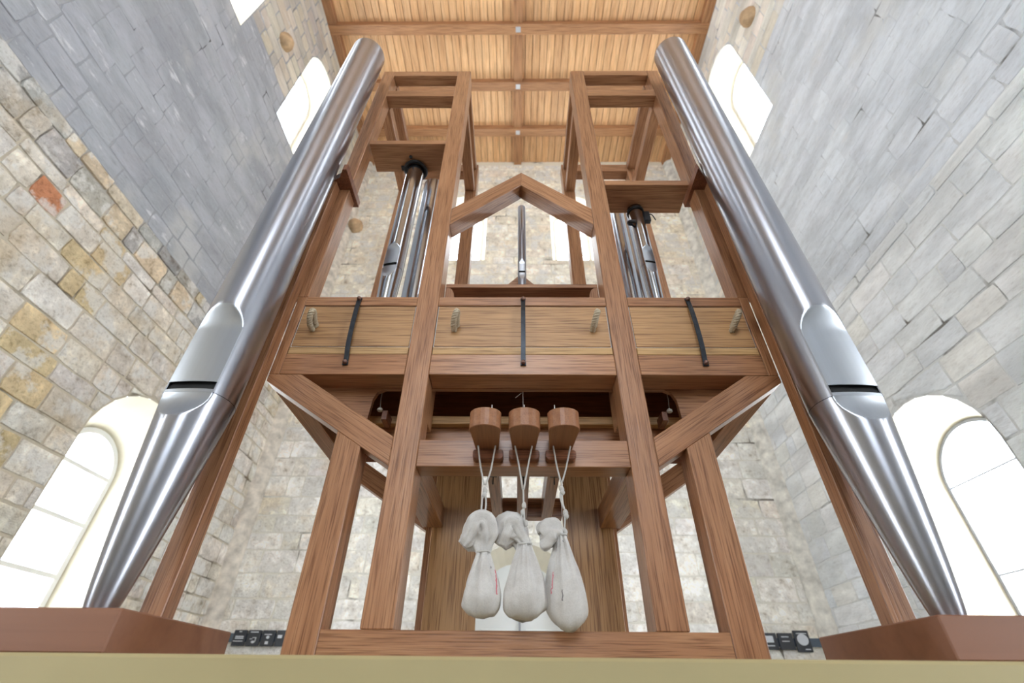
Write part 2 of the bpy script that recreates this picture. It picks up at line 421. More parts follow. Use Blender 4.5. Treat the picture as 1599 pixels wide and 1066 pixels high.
# ---- windows
wn = [0]
def window(side, q, n_seg=20):
    wn[0] += 1
    c, b, s, p, t = q['c'], q['b'], q['s2'], q['p2'], q['t']
    base = wp(side, c, s, -t)
    w = thing('window_%d' % wn[0], None, None, base, kind='structure')
    O = outline(c, b, s, p, n_seg); fw_ = .028 if q['fm'] == 'd' else .05
    I = outline(c, b-fw_, s+fw_, p, n_seg)
    vs = []; fs = []; n = len(O)
    for lst, d in ((O, -t+.03), (I, -t+.03), (I, -t-.02), (O, -t-.02)):
        vs += [wp(side, x, z, d)-base for x, z in lst]
    for r in range(4):
        for i in range(n):
            j = (i+1) % n; r2 = (r+1) % 4; fs.append((r*n+i, r*n+j, r2*n+j, r2*n+i))
    fm = FRAMED if q['fm'] == 'd' else FRAMEW
    link('window_frame', mesh_py(vs, fs), fm, w, Matrix.Translation(base))
    vs = [wp(side, x, z, -t)-base for x, z in I]
    link('pane', mesh_py(vs, [tuple(range(len(vs)))]), GLASS, w, Matrix.Translation(base))
    th = .012 if q['fm'] == 'd' else .036
    for z in (q['bars'] or (s+(p-s)*.33, s+(p-s)*.66, p)):
        a, e = wp(side, c-b+.02, z-th/2, -t+.035), wp(side, c+b-.02, z+th/2, -t-.01)
        bar('glazing_bar', a.x, e.x, a.y, e.y, a.z, e.z, fm, w, bev=0)
    a, e = wp(side, c-.008, s+.02, -t+.015), wp(side, c+.008, p+b-.02, -t-.005)
    if q['fm'] is None: bar('glazing_bar', a.x, e.x, a.y, e.y, a.z, e.z, fm, w, bev=0)
    # daylight standing outside this window
    o = wp(side, c, (s+p+b)/2, -t-.12); nrm = FR[side][2]
    daylight('daylight', o, nrm, 2*b+.1, p+b-s+.1, RAD*(1.7 if p < 3 else 1.0))
for sd in ('left', 'right', 'back'):
    for q in OPEN[sd]: window(sd, q)
daylight('daylight', (0, YF-.2, 4.6), (0, 1, 0), 2.2, 5.0, RAD*.45)  # fill through the added west window, lighting the organ front
# ---- door with its arch
d = thing('door_1', None, None, (DOOR['c'], YB+DOOR['t'], ZF), kind='structure')
Oc = outline(DOOR['c'], DOOR['b'], ZF, .80); vs = [(x, YB+.29, z) for x, z in Oc]
prism('door_leaf', [(x, z) for x, z in outline(DOOR['c'], DOOR['b']+.02, ZF, .80)], YB+.28, YB+.33, pi/2, WHITEP, d, 0)
for x in (-.26, .26):
    prism('door_panel', [(x+DOOR['c']+sx_*.19, z) for sx_, z in ((-1, -1.3), (1, -1.3), (1, .62), (-1, .62))], YB+.265, YB+.28, pi/2, WHITEP, d, .004)
bar('meeting_stile', DOOR['c']-.012, DOOR['c']+.012, YB+.26, YB+.28, ZF, 1.28, FRAMED, d, bev=0)

# ---- stones
def unit_stone(seed, rough=.25):
    r = random.Random(seed); v = []; f = []
    g = [-.5, -.2, .2, .5]
    for j in range(4):
        for i in range(4):
            e = i in (0, 3) or j in (0, 3)
            x = g[i]*(.98 if e else 1)+r.uniform(-.018, .018); y = g[j]*(.97 if e else 1)+r.uniform(-.03, .03)
            if (i in (0, 3)) and (j in (0, 3)): x *= .97; y *= .95
            z = (r.uniform(.35, .8) if e else r.uniform(1-rough*2, 1.0+rough*.6))
            v.append((x, y, z))
    ring = [0, 1, 2, 3, 7, 11, 15, 14, 13, 12, 8, 4]
    k = len(v)
    for i in ring: v.append((v[i][0]*1.03, v[i][1]*1.04, -.6))
    for j in range(3):
        for i in range(3): a = j*4+i; f.append((a, a+1, a+5, a+4))
    for n in range(12):
        m = (n+1) % 12; f.append((ring[m], ring[n], k+n, k+m))
    return v, f
UST = [unit_stone(100+i) for i in range(16)]
USM = []; USW = []
for v, f in UST:
    me = mesh_py(v, f); me.materials.append(STONE); USM.append(me)
    me = mesh_py(v, f); me.materials.append(WASH); USW.append(me)
def washed(side, z): return side == 'right' or (side == 'left' and z > 3.5)
def poly_clip(poly, px, pz, nx, nz):
    out = []
    for i in range(len(poly)):
        a, b = poly[i], poly[(i+1) % len(poly)]
        da = (a[0]-px)*nx+(a[1]-pz)*nz; db = (b[0]-px)*nx+(b[1]-pz)*nz
        if da >= 0: out.append(a)
        if (da >= 0) != (db >= 0):
            t = da/(da-db); out.append((a[0]+(b[0]-a[0])*t, a[1]+(b[1]-a[1])*t))
    return out
def hole_clip(poly, q):
    c, a, s, p = q['c'], q['a']+.012, q['s']-.01, q['p']
    xs = [P[0] for P in poly]; zs = [P[1] for P in poly]
    if max(xs) < c-a or min(xs) > c+a or max(zs) < s or min(zs) > p+a: return poly
    cx = sum(xs)/len(xs); cz = sum(zs)/len(zs)
    if cz > p:
        d = hypot(cx-c, cz-p)
        near = min(hypot(x-c, z-p) for x, z in poly)
        if near >= a and d > a: return poly if d-a > .02 else poly_clip(poly, c+a*(cx-c)/d, p+a*(cz-p)/d, (cx-c)/d, (cz-p)/d)
        if d < 1e-6: return []
        ux, uz = (cx-c)/d, (cz-p)/d
        if d < a*.55: return []
        return poly_clip(poly, c+a*ux, p+a*uz, ux, uz)
    opts = [(abs(cx-(c-a)), (c-a, cz, -1, 0)), (abs(cx-(c+a)), (c+a, cz, 1, 0)), (abs(cz-s), (cx, s, 0, -1))]
    if cx < c-a: return poly_clip(poly, c-a, cz, -1, 0)
    if cx > c+a: return poly_clip(poly, c+a, cz, 1, 0)
    if cz < s: return poly_clip(poly, cx, s, 0, -1)
    k = min(opts)[1]; return poly_clip(poly, *k)
def area(poly):
    return abs(sum(poly[i][0]*poly[(i+1) % len(poly)][1]-poly[(i+1) % len(poly)][0]*poly[i][1] for i in range(len(poly))))/2 if len(poly) > 2 else 0
def clip_stone(poly, r):
    """pillowed polygon stone in (u, v, w) local units; w is scaled later"""
    n = len(poly); cx = sum(p[0] for p in poly)/n; cz = sum(p[1] for p in poly)/n
    v = []; f = []
    for p in poly: v.append((p[0], p[1], -.6))
    for p in poly: v.append((p[0]+(cx-p[0])*.05, p[1]+(cz-p[1])*.07, .5))
    for p in poly: v.append((p[0]+(cx-p[0])*.3, p[1]+(cz-p[1])*.3, r.uniform(.7, 1.05)))
    for k in (0, 1):
        for i in range(n):
            j = (i+1) % n; f.append((k*n+i, k*n+j, (k+1)*n+j, (k+1)*n+i))
    f.append(tuple(2*n+i for i in range(n)))
    return v, f
def vary(c, r, a=.10, hue=.010):
    k = r.uniform(1-a, 1+a); return tuple(min(.9, max(.02, x*k+r.uniform(-hue, hue))) for x in c)
BEI = [(.62, .57, .50), (.67, .63, .57), (.72, .69, .64), (.58, .53, .47), (.65, .59, .51), (.61, .58, .54), (.68, .63, .56)]
GRY = [(.345, .358, .386), (.355, .368, .397), (.340, .352, .380)]
def col_left(u, z, r):
    if z < 3.12:
        if 2.58 < u < 2.92 and z > 1.2: return vary((.64, .52, .32), r, .12)
        if abs(u-2.05) < .13 and abs(z-2.92) < .12: return vary((.50, .22, .12), r)
        return vary(r.choice(BEI), r)
    if z < 3.52: return vary(r.choice([(.56, .47, .34), (.48, .45, .41), (.38, .37, .36), (.62, .55, .44)]), r, .15)
    if z > 7.2 or u > 4.9: return vary(r.choice([(.50, .45, .37), (.44, .41, .37), (.55, .50, .43)]), r)
    return vary(r.choice(GRY), r, .025, .002)
def col_right(u, z, r):
    if z < 3.5: return vary(r.choice([(.66, .68, .69), (.69, .70, .705), (.64, .66, .67), (.68, .68, .66), (.65, .675, .70)]), r, .035, .003)
    if z > 7.4 or u > 5.0: return vary(r.choice([(.66, .62, .55), (.60, .58, .54), (.68, .66, .61)]), r)
    return vary(r.choice([(.56, .59, .63), (.58, .61, .65), (.55, .58, .62)]), r, .03, .002)
def col_back(u, z, r):
    if z < 3: return vary(r.choice([(.76, .74, .69), (.79, .77, .73), (.73, .71, .68), (.77, .74, .66), (.81, .79, .76)]), r)
    return vary(r.choice([(.80, .73, .61), (.83, .77, .66), (.77, .71, .61), (.80, .76, .68)]), r, .07)
def lay(side, u0, u1, zmin, zmax, colf, hr, wr, seed, depthf):
    r = random.Random(seed); cells = []
    z = ZF; qs = OPEN[side]+([DOOR] if side == 'back' else [])
    bands = [3.14, 3.50] if side != 'back' else []
    while z < zmax-.05:
        h = r.uniform(*hr)
        for b_ in bands:
            if z < b_ < z+h+.09: h = b_-z
        if zmax-(z+h) < .1: h = zmax-z
        u = u0-r.uniform(0, wr[0])
        while u < u1:
            w = r.uniform(*wr) if r.random() > .15 else wr[0]*.7
            a, b = max(u, u0), min(u+w, u1)
            if b-a > .05 and z+h > zmin:
                g = .007 if z < 3.1 or side == 'back' else .005; j = lambda: r.uniform(-.004, .004)
                poly = [(a+g+j(), z+g+j()), (b-g+j(), z+g+j()), (b-g+j(), z+h-g+j()), (a+g+j(), z+h-g+j())]
                p2 = poly
                for q in qs:
                    if p2: p2 = hole_clip(p2, q)
                if area(p2) > .004: cells.append((poly, p2, p2 is poly or p2 == poly, (a+b)/2, z+h/2, b-a, h))
            u += w
        z += h
    # how large each shows in the photograph
    info = []
    for c in cells:
        pp = [proj(wp(side, x, zz)) for x, zz in c[1]]
        if any(p is None for p in pp): info.append((0, c)); continue
        ins = any(-20 < p[0] < 1620 and -20 < p[1] < 1060 for p in pp)
        A = area(pp); hid = 0
        cxp = sum(p[0] for p in pp)/len(pp); cyp = sum(p[1] for p in pp)/len(pp)
        if side == 'back' and 620 < cxp < 1010 and cyp > 440: A *= .5
        info.append((A if ins else 0, c))
    info.sort(key=lambda t: -t[0])
    o, ua, n = FR[side]; V = []; Fc = []; C = []; MI = []
    for idx, (A, c) in enumerate(info):
        poly, p2, whole, cu, cz, w, h = c
        colr = colf(cu, cz, r); dep = depthf(cu, cz, r)
        if idx < 290 and A > 60:
            if whole:
                k = r.randrange(16); fl_ = r.choice((1, -1)) 
                M = Matrix.Identity(4)
                gg = (.012 if side != 'right' else .006) if cz < 3.1 or side == 'back' else (.010 if cz < 4.1 else .0)
                M.col[0] = (*(ua*(w-gg)), 0); M.col[1] = (0, 0, h-gg, 0); M.col[2] = (*(n*dep), 0); M.translation = wp(side, cu, cz)
                s = link('stone', (USW if washed(side, cz) else USM)[k], None, walls[side], M)
            else:
                v, f = clip_stone(p2, r); b0 = wp(side, cu, cz)
                me = mesh_py([wp(side, x, zz, ww*dep)-b0 for x, zz, ww in v], f); me.materials.append(WASH if washed(side, cz) else STONE)
                s = link('stone', me, None, walls[side], Matrix.Translation(b0))
            s.color = (*colr, 1)
        else:
            if whole:
                v, f = UST[r.randrange(16)]; v = [wp(side, cu+x*(w-.02), cz+y*(h-.02), ww*dep) for x, y, ww in v]
            else:
                v, f = clip_stone(p2, r); v = [wp(side, x, zz, ww*dep) for x, zz, ww in v]
            k = len(V); V += v; Fc += [tuple(i+k for i in q) for q in f]; C += [colr]*len(v); MI += [1 if washed(side, cz) else 0]*len(f)
    me = mesh_py(V, Fc); ca = me.color_attributes.new('Col', 'FLOAT_COLOR', 'POINT')
    ca.data.foreach_set('color', [x for c in C for x in (*c, 1)])
    me.polygons.foreach_set('material_index', MI)
    s = link('distant_stones', me, [STONEA, WASHA], walls[side]); s['kind'] = 'stuff'
u_left = [True]
def dep_side(u, z, r):
    if z < 3.12: return r.uniform(.009, .019)*(1 if u_left[0] else .6)
    if z < 3.5: return r.uniform(.012, .034)*(1 if u_left[0] else .6)
    if 4.3 < z < 6.6: return r.uniform(.002, .0045)
    return r.uniform(.0035, .007) if z < 7 else r.uniform(.006, .012)
lay('left', .2, YB-.02, ZF, ZC, col_left, (.16, .25), (.22, .48), 11, dep_side)
u_left[0] = False
lay('right', .2, YB-.02, ZF, ZC, col_right, (.17, .27), (.26, .62), 12, dep_side)
lay('back', -XW+.14, XW-.14, ZF, ZC, col_back, (.20, .29), (.30, .62), 13, lambda u, z, r: r.uniform(.005, .011))
# corner shafts where the side walls meet the back wall
for i, sx_ in enumerate((-1, 1)):
    v = []; f = []; nz = 60; ns = 10; r_ = random.Random(i)
    for k in range(nz+1):
        z = ZF+(ZC-ZF)*k/nz
        for j in range(ns+1):
            an = pi/2*j/ns; rr = .15+.012*noise.noise(Vector((j*.6, z*3, i*9)))
            v.append((sx_*(XW-rr*cos(an)*1.0), YB-rr*sin(an), z))
    for k in range(nz):
        for j in range(ns): a = k*(ns+1)+j; f.append((a, a+1, a+ns+2, a+ns+1))
    t_ = link('trim_%d' % (i+1), mesh_py(v, f, True), plain('shaft_plaster_%d' % i, (.66, .60, .52) if i == 0 else (.70, .68, .62), .9, nscale=9, namt=.30)); t_['kind'] = 'structure'

for sd, u, v, rad in [('left', 2.78, 7.72, .13), ('right', 2.62, 8.15, .14), ('back', -3.30, 7.55, .17), ('back', 3.28, 8.5, .16)]:
    bm = bmesh.new(); bmesh.ops.create_icosphere(bm, subdivisions=3, radius=rad)
    for q in bm.verts: q.co *= 1+.22*noise.noise(q.co*9+Vector((u, v, 0)))
    link('corbel_stone', mesh_bm(bm, smooth=True), plain('corbel_%d' % len(bpy.data.materials), (.50, .34, .20), .9, nscale=7, namt=.35), walls[sd], Matrix.Translation(wp(sd, u, v, .02)))
# ---- ceiling: boards on joists
ce = thing('ceiling', None, None, (0, 2, ZC), kind='structure')
npl = 50; wpl = 2*XW/npl
for i in range(npl):
    x = -XW+(i+.5)*wpl; me = boxm(wpl-.006, .02, 1, .002)
    o = bar('plank', x-wpl/2+.005, x+wpl/2-.005, -1.5, YB, ZC+.14+rng.uniform(-.001, .001), ZC+.16, PINE, ce, 'y', .002)
bar('backing_board', -XW-.3, XW+.3, YF-.2, YB+.3, ZC+.17, ZC+.22, BEAM, ce, 'y', 0)
bar('boarding', -XW, XW, YF, -1.51, ZC+.14, ZC+.16, PINE, ce, 'y', 0)
for y0, y1 in ((1.2, 1.37), (2.2, 2.37), (3.24, 3.41), (4.25, 4.42), (5.21, 5.38)):
    bar('joist', -XW, XW, y0, y1, ZC-.02, ZC+.139, BEAM, ce, 'x', .006)
bar('ridge_batten', -.085, .085, -1.5, YB, ZC+.03, ZC+.138, BEAM, ce, 'y', .006)
for sx_ in (-1, 1): bar('wall_plate', sx_*XW, sx_*(XW-.16), -1.5, YB, ZC, ZC+.139, BEAM, ce, 'y', .006)
for y in (1.28, 2.28, 3.325, 4.335, 5.295):
    bar('bolt_plate', -.045, .045, y-.045, y+.045, ZC-.028, ZC-.02, LEADW, ce, 'y', .002)

# ---- display boards and their rail on the back wall
def sign(x0, x1, z0, z1, label, marks, grp='black display boards low on the back wall'):
    t = thing('display_board', label, 'sign', ((x0+x1)/2, YB-.045, z0), grp)
    bar('board', x0, x1, YB-.06, YB-.035, z0, z1, SIGNB, t, 'z', .003)
    w, h = x1-x0, z1-z0
    for kind, a, b, c, e in marks:
        if kind == 'bar':
            bar('lettering', x0+a*w, x0+b*w, YB-.0625, YB-.06, z0+c*h, z0+e*h, SIGNW, t, 'x', 0)
        else:
            pts = [(x0+a*w+c*w*cos(k*pi/12), z0+b*h+e*h*sin(k*pi/12)) for k in range(24)]
            prism('printed_disc', pts, YB-.0625, YB-.06, pi/2, SIGNW, t, 0)
PXW = 6.04
sign(-3.14, -3.00, .41, .56, 'leftmost black board on the back wall, with two lines of white print', [('bar', .4, .6, .86, .93), ('bar', .2, .85, .55, .62), ('bar', .2, .85, .44, .51), ('bar', .1, .85, .28, .32)])
sign(-2.985, -2.84, .41, .56, 'black board on the back wall, second from the left, with a white outline drawing', [('bar', .2, .8, .84, .90), ('bar', .45, .75, .50, .54), ('bar', .68, .73, .28, .50), ('bar', .25, .45, .42, .46), ('disc', .55, .25, .14, .08)])
sign(-2.825, -2.68, .41, .56, 'black board on the back wall, third from the left, with a white knotted figure', [('bar', .2, .75, .70, .75), ('disc', .5, .55, .12, .10), ('bar', .38, .62, .12, .30)])
sign(-2.665, -2.53, .41, .56, 'black board on the back wall, half hidden by the left organ leg', [('bar', .15, .5, .5, .7)])
rl = bar('display_rail', 2.30, 3.34, YB-.034, YB-.015, .45, .53, SIGNR); rl['label'] = 'slate grey horizontal rail on the back wall behind the right-hand boards'; rl['category'] = 'rail'
rl = bar('display_rail', -3.2, -2.3, YB-.034, YB-.015, .45, .53, SIGNR); rl['label'] = 'slate grey horizontal rail on the back wall behind the left-hand boards'; rl['category'] = 'rail'
sign(2.645, 2.845, .42, .575, 'black board on the back wall with broad white lines, beside the right organ leg', [('bar', .1, .8, .42, .82), ('bar', .1, .8, .20, .26)])
sign(2.865, 3.025, .42, .575, 'plain dark board on the back wall between two brighter boards', [('bar', .2, .7, .74, .80), ('bar', .2, .7, .48, .53)])
sign(3.045, 3.205, .40, .60, 'black board on the back wall with a large white disc', [('bar', .15, .85, .84, .88), ('disc', .5, .57, .38, .27), ('bar', .5, .85, .1, .15)])

# ================================================================== PLINTH
pl = bar('plinth', -1.55, 1.55, .72, 2.1, ZF, .04, CREAM, None, 'x', .004)
pl['label'] = 'khaki painted plinth edge across the bottom, carrying the organ'; pl['category'] = 'plinth'
for sx_, nm in ((-1, 'left'), (1, 'right')):
    xi = .574 if sx_ < 0 else .572
    b = bar('pipe_block', sx_*xi, sx_*1.2, .75, 1.07, .041, .095, BLK, None, 'x', .002)
    b['label'] = 'low brown oak block on the plinth under the %s tall pipe' % nm; b['category'] = 'wooden block'

# ================================================================== ORGAN CASE
og = thing('pipe_organ', 'open oak organ case with two towers, wind chest and knee braces, on a khaki plinth', 'organ', (0, 1.25, .04))
def B(*a, **k): k.setdefault('parent', og); return bar(*a, **k)
def Pz(*a, **k): k.setdefault('parent', og); return prism(*a, **k)
XI, XO = .242, .304
KX = lambda x, z: x
BS = (.635-.410)/(.655-.304)
zb = lambda x: .410+(x-.304)*BS            # lower edge of the knee brace
zt = lambda x: .482+(x-.304)*(.655-.482)/(.570-.304)
for s in (-1, 1):
    B('post', s*XI, s*XO, 1.0, 1.07, .0955, 2.415)
    # outer tower post, from chest to top; draws in slightly
    Pz('post', [(s*.627, .9265), (s*.672, .9265), (s*.664, 2.415), (s*.609, 2.415)], 1.0, 1.06, pi/2)
    Pz('stile', [(s*.629, .655), (s*.6545, .655), (s*.6545, .9255), (s*.629, .9255)], 1.0, 1.06, pi/2)
    Pz('post', [(s*.606, .9265), (s*.660, .9265), (s*.655, 2.415), (s*.604, 2.415)], 1.5, 1.56, pi/2)
    B('post', s*.236, s*.296, 1.5, 1.56, .041, 2.415)
    a = pi/2
    Pz('leg', [(s*.377, .041), (s*.439, .041), (s*.439, zb(.439)-.0005), (s*.377, zb(.377)-.0005)], 1.0, 1.06, pi/2)
    ba = atan2(BS, 1); ba = ba if s > 0 else pi-ba
    Pz('knee_brace', [(s*.3045, zb(.304)), (s*.3045, zt(.304)), (s*.570, .6545), (s*.6545, .6545), (s*.6545, zb(.655))], 1.0, 1.045, ba)
    Pz('knee_brace', [(s*.2965, zb(.297)), (s*.2965, zt(.297)), (s*.570, .6545), (s*.655, .6545), (s*.655, zb(.655))], 1.5, 1.545, ba)
    B('side_rail', s*.597, s*.655, 1.061, 1.499, .636, .700)
    B('side_rail', s*XI, s*XO, 1.0705, 1.4845, .411, .472)
    B('chest_side', s*.632, s*.6545, 1.0605, 1.499, .701, .925, grain='y')
    # tower rails
    B('tower_rail', s*.3045, s*.6085, 1.0, 1.05, 2.368, 2.4145)
    B('tower_rail', s*.3045, s*.612, 1.0, 1.055, 2.162, 2.216)
    B('tower_rail', s*.2965, s*.605, 1.5, 1.555, 2.350, 2.4145)
    for z0, z1 in ((2.368, 2.4145), (2.162, 2.216)):
        B('tower_rail', s*.607, s*.655, 1.0605, 1.4995, z0, z1)
        B('tower_rail', s*.246, s*.296, 1.0705, 1.4995, z0, z1)
    # support post of the tall pipe
    B('pipe_support', s*.6555, s*.700, .963, 1.0, .0955, 1.4475)
    br = Pz('x', [(0, 0), (1, 0), (0, 1)], 0, 1) if False else None
    poly = [(.608, .917), (.6215 if s < 0 else .6125, .917), (.640, .948), (.664, .960), (.705, .962), (.705, 1.075), (.608, 1.075)]
    bm = bmesh.new(); lo = [bm.verts.new((s*x-s*.65, y-1.0, -.015)) for x, y in poly]; hi = [bm.verts.new((s*x-s*.65, y-1.0, .015)) for x, y in poly]
    bm.faces.new(lo); bm.faces.new(hi[::-1])
    for i in range(len(poly)): j = (i+1) % len(poly); bm.faces.new((lo[i], lo[j], hi[j], hi[i]))
    link('pipe_bracket', mesh_bm(bm), OAKD, og, T(s*.65, 1.0, 1.4635) @ Matrix.Identity(4))
    zc = 1.757 if s < 0 else 1.479
    hp = (-.440, 1.115, .0375) if s < 0 else (.434, 1.110, .0285)
    notch_plate('pipe_board', min(s*.3045, s*.608), max(s*.3045, s*.608), 1.0, 1.124, zc, zc+.026, *hp, OAK, og)
# rails across the front
B('rail', -.3765, .3765, 1.0, 1.06, .0415, .095)
B('rail', -.235, .235, 1.5, 1.555, .0415, .095)
B('rail', -.2415, .2415, 1.0, 1.06, .409, .474)
for a, b in ((-.6285, -.3045), (-.2415, .2415), (.3045, .6285)):
    B('chest_rail', a, b, 1.0, 1.069, .6555, .7195)
    B('chest_ledger', a+.001, b-.001, 1.001, 1.03, .7205, .7445, mat=OAKY, grain='x')
    B('chest_rail', a, b, 1.0, 1.06, .8925, .9255)
# chevron
for s in (-1, 1):
    ang = atan2(.216, .242)
    Pz('chevron', [(0, 1.480), (0, 1.559), (s*.2415, 1.343), (s*.2415, 1.256)], 1.001, 1.06, -ang if s > 0 else pi+ang)
# panels with white leather seal, rope handles
for a, b, hx in ((-.6285, -.3035, (-.578,)), (-.2500, .2500, (-.184, .198)), (.3035, .6285, (.580,))):
    aa, bb = max(a, -.6285), min(b, .6285)
    if a == -.25: aa, bb = -.2415, .2415
    B('seal', aa+.0005, bb-.0005, 1.0055, 1.03, .7455, .8915, mat=FELT, grain='x', bev=0)
    pn = B('panel', aa+.0030, bb-.0030, 1.0025, 1.028, .7478, .8895, mat=OAKP, grain='x', bev=.0008)
    for x in hx:
        pts = [(x-.004, 1.004, .803), (x-.004, .980, .805), (x+.000, .960, .816), (x+.005, .953, .829), (x+.006, .962, .832), (x+.003, .984, .822), (x+.002, 1.004, .817)]
        rope('rope_handle', pts, .0078, plain('hemp_rope', (.46, .38, .27), .9) if 'hemp_rope' not in bpy.data.materials else bpy.data.materials['hemp_rope'], pn)
# iron straps
for x0, x1 in ((-.472, -.463), (.003, .002), (.477, .475)):
    pts = [(x0, .9975, .917), (x0, .9955, .900), (x0*.75+x1*.25, .989, .86), (x0*.5+x1*.5, .987, .80), (x0*.25+x1*.75, .989, .74), (x1, .9945, .705), (x1, .9975, .682)]
    P = spline(pts, 5); v = []; f = []
    for i, p in enumerate(P):
        wdt = .0062+(.0012 if i < 3 or i > len(P)-4 else 0)
        for dx, dy in ((-wdt, -.002), (wdt, -.002), (wdt, .001), (-wdt, .001)): v.append((p.x+dx-x0, p.y+dy-1, p.z-.8))
    for i in range(len(P)-1):
        for k in range(4): f.append((i*4+k, i*4+(k+1) % 4, i*4+4+(k+1) % 4, i*4+4+k))
    f.append((0, 1, 2, 3)); m_ = (len(P)-1)*4; f.append((m_, m_+1, m_+2, m_+3))
    st = link('iron_strap', mesh_py(v, f), IRON, og, T(x0, 1, .8))
    for xx, zz in ((x0, .912), (x1, .689)):
        lathe('bolt', [(0, -.006), (.0035, -.006), (.006, -.003), (.006, .002)], (0, 0, 0), BOLT, st, 12).matrix_basis = WM[st.name].inverted() @ (T(xx, .992, zz) @ Matrix.Rotation(-pi/2, 4, 'X'))
# inside of the chest
v_ = [(-.628, .89), (-.628, .652), (-.43, .512), (-.402, .512), (-.397, .622), (-.388, .645), (-.368, .655), (.378, .655), (.398, .645), (.407, .622), (.412, .512), (.44, .512), (.628, .652), (.628, .89)]
def holed():
    me = bpy.data.meshes.new('m'); tr = tessellate_polygon([[Vector((x, z, 0)) for x, z in v_]])
    n = len(v_); v = [(x, .0, z-.7) for x, z in v_]+[(x, .014, z-.7) for x, z in v_]
    f = [tuple(t) for t in tr]+[tuple(n+i for i in t[::-1]) for t in tr]+[(i, (i+1) % n, n+(i+1) % n, n+i) for i in range(n)]
    return mesh_py(v, f)
me_ = holed(); me_.transform(AX['x'].inverted()); ab = link('action_board', me_, OAK, og, T(0, 1.0705, .7) @ AX['x'])
B('action_rail', -.47, .47, 1.15, 1.175, .592, .616, mat=OAKY)
B('action_rail', -.47, .47, 1.18, 1.20, .540, .603, mat=OAK)
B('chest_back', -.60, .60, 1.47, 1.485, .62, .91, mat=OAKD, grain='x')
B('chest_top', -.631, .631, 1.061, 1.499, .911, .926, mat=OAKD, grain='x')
for s in (-1, 1):
    B('partition', s*.246, s*.30, 1.075+.01, 1.14, .56, .90, mat=OAK, grain='z')
    # small wooden roller arm, button and wire seen in the opening
    xx = -.385 if s < 0 else .396
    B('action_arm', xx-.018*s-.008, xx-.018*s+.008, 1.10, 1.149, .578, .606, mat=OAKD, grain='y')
    tubeo('action_wire', [(xx, 1.10, .68), (xx, 1.10, .64), (xx-.004*s, 1.10, .606)], .0009, CORD, og, 6)
    lathe('action_button', [(0, 0), (.006, 0), (.0075, .002), (.0075, .006), (.005, .009), (0, .009)], (xx-.004*s, 1.098, .602), CORD, og, 14)
tubeo('action_wire', [(.002, 1.085, .68), (.002, 1.083, .60)], .0008, CORD, og, 6)
tubeo('action_wire', [(-.002, 1.085, .652), (-.018, 1.083, .636)], .0008, CORD, og, 6)
# rack above the chest
holed_plate('rack_shelf', -.2410, .2410, 1.0705, 1.25, 1.032, 1.046, .003, 1.15, .0165, OAK, og)
for s in (-1, 1):
    Pz('rack_bracket', [(s*.2415, .9265), (s*.212, .9265), (s*.212, .985), (s*.214, 1.008), (s*.222, 1.025), (s*.232, 1.0315), (s*.2415, 1.0315)], 1.0705, 1.24, pi/2)
Pz('rack_gable', [(-.19, 1.0465), (.19, 1.0465), (0, 1.262)], 1.235, 1.25, 0)
# back boards and rail behind the bags
B('back_board', -.276, -.128, 1.485, 1.4995, .0965, .62, mat=OAKP, grain='z')
B('back_board', .130, .284, 1.485, 1.4995, .0965, .62, mat=OAKP, grain='z')
B('lever_rail', -.1275, .1295, 1.50, 1.54, .448, .509)
# guide pads on the middle rail
for x in (-.079, .002, .084):
    pd = Pz('lever_guide', [(x-.034, .424), (x-.028, .417), (x+.028, .417), (x+.034, .424), (x+.034, .437), (x+.030, .4405), (x-.030, .4405), (x-.034, .437)], .978, .9995, 0, OAKD)

# bellows levers: top-level, each can be pushed down alone
def lever(xh, xb, label):
    t = thing('bellows_lever', label, 'lever', (xh, .93, .442), 'wooden bellows levers with rounded ends')
    # head: rounded front in plan, tapering back
    out = []
    yb = .9995; yf = .862; w = .0335; wb = .0245
    out += [(-wb, yb), (-w+.002, .905)]
    for k in range(13):
        an = pi-k*pi/12; out.append((w*cos(an), .890-.028*sin(an)))
    out += [(w-.002, .905), (wb, yb)]
    bm = bmesh.new()
    def zlow(y): return .4425
    lo = [bm.verts.new((x, y-.93, 0.0)) for x, y in out]; hi = [bm.verts.new((x, y-.93, .0415)) for x, y in out]
    bm.faces.new(lo); bm.faces.new(hi[::-1])
    for i in range(len(out)): j = (i+1) % len(out); bm.faces.new((lo[i], lo[j], hi[j], hi[i]))
    bmesh.ops.recalc_face_normals(bm, faces=bm.faces)
    bmesh.ops.bevel(bm, geom=[e for e in bm.edges if abs(e.verts[0].co.z-e.verts[1].co.z) < 1e-5], offset=.0012, segments=1, affect='EDGES')
    bmesh.ops.triangulate(bm, faces=[f for f in bm.faces if len(f.verts) > 4])
    # turn so the grain (local z) runs along the lever
    rot = AX['y']; me = mesh_bm(bm); me.transform(rot.inverted())
    link('lever_head', me, OAKH, t, T(xh, .93, .4425) @ rot)
    bar('lever_arm', xb-.0155, xb+.0155, .9955, 1.499, .4745, .499, OAK, t)
    # arm drops below the rail behind it and carries an iron eye
    bar('lever_tail', xb-.0155, xb+.0155, 1.0620, 1.499, .4425, .4740, OAK, t)
    e = tubeo('iron_eye', [(xb, 1.135, .4424), (xb, 1.135, .418)], .0016, BLACK, t, 8)
    bar('iron_plate', xb-.010, xb+.010, 1.124, 1.142, .4385, .4423, BLACK, t, bev=.001)
    tubeo('pull_wire', [(xh+(.012 if xh < .0 else (-.016 if xh > .05 else .0)), .90, .484), (xh+(.012 if xh < .0 else (-.016 if xh > .05 else .0)), .904, .512)], .0013, CORD, t, 6)
lever(-.0815, -.0735, 'oak bellows lever with a rounded end, left one of three')
lever(.0015, .0025, 'oak bellows lever with a rounded end, middle one of three')
lever(.0845, .0795, 'oak bellows lever with a rounded end, right one of three')

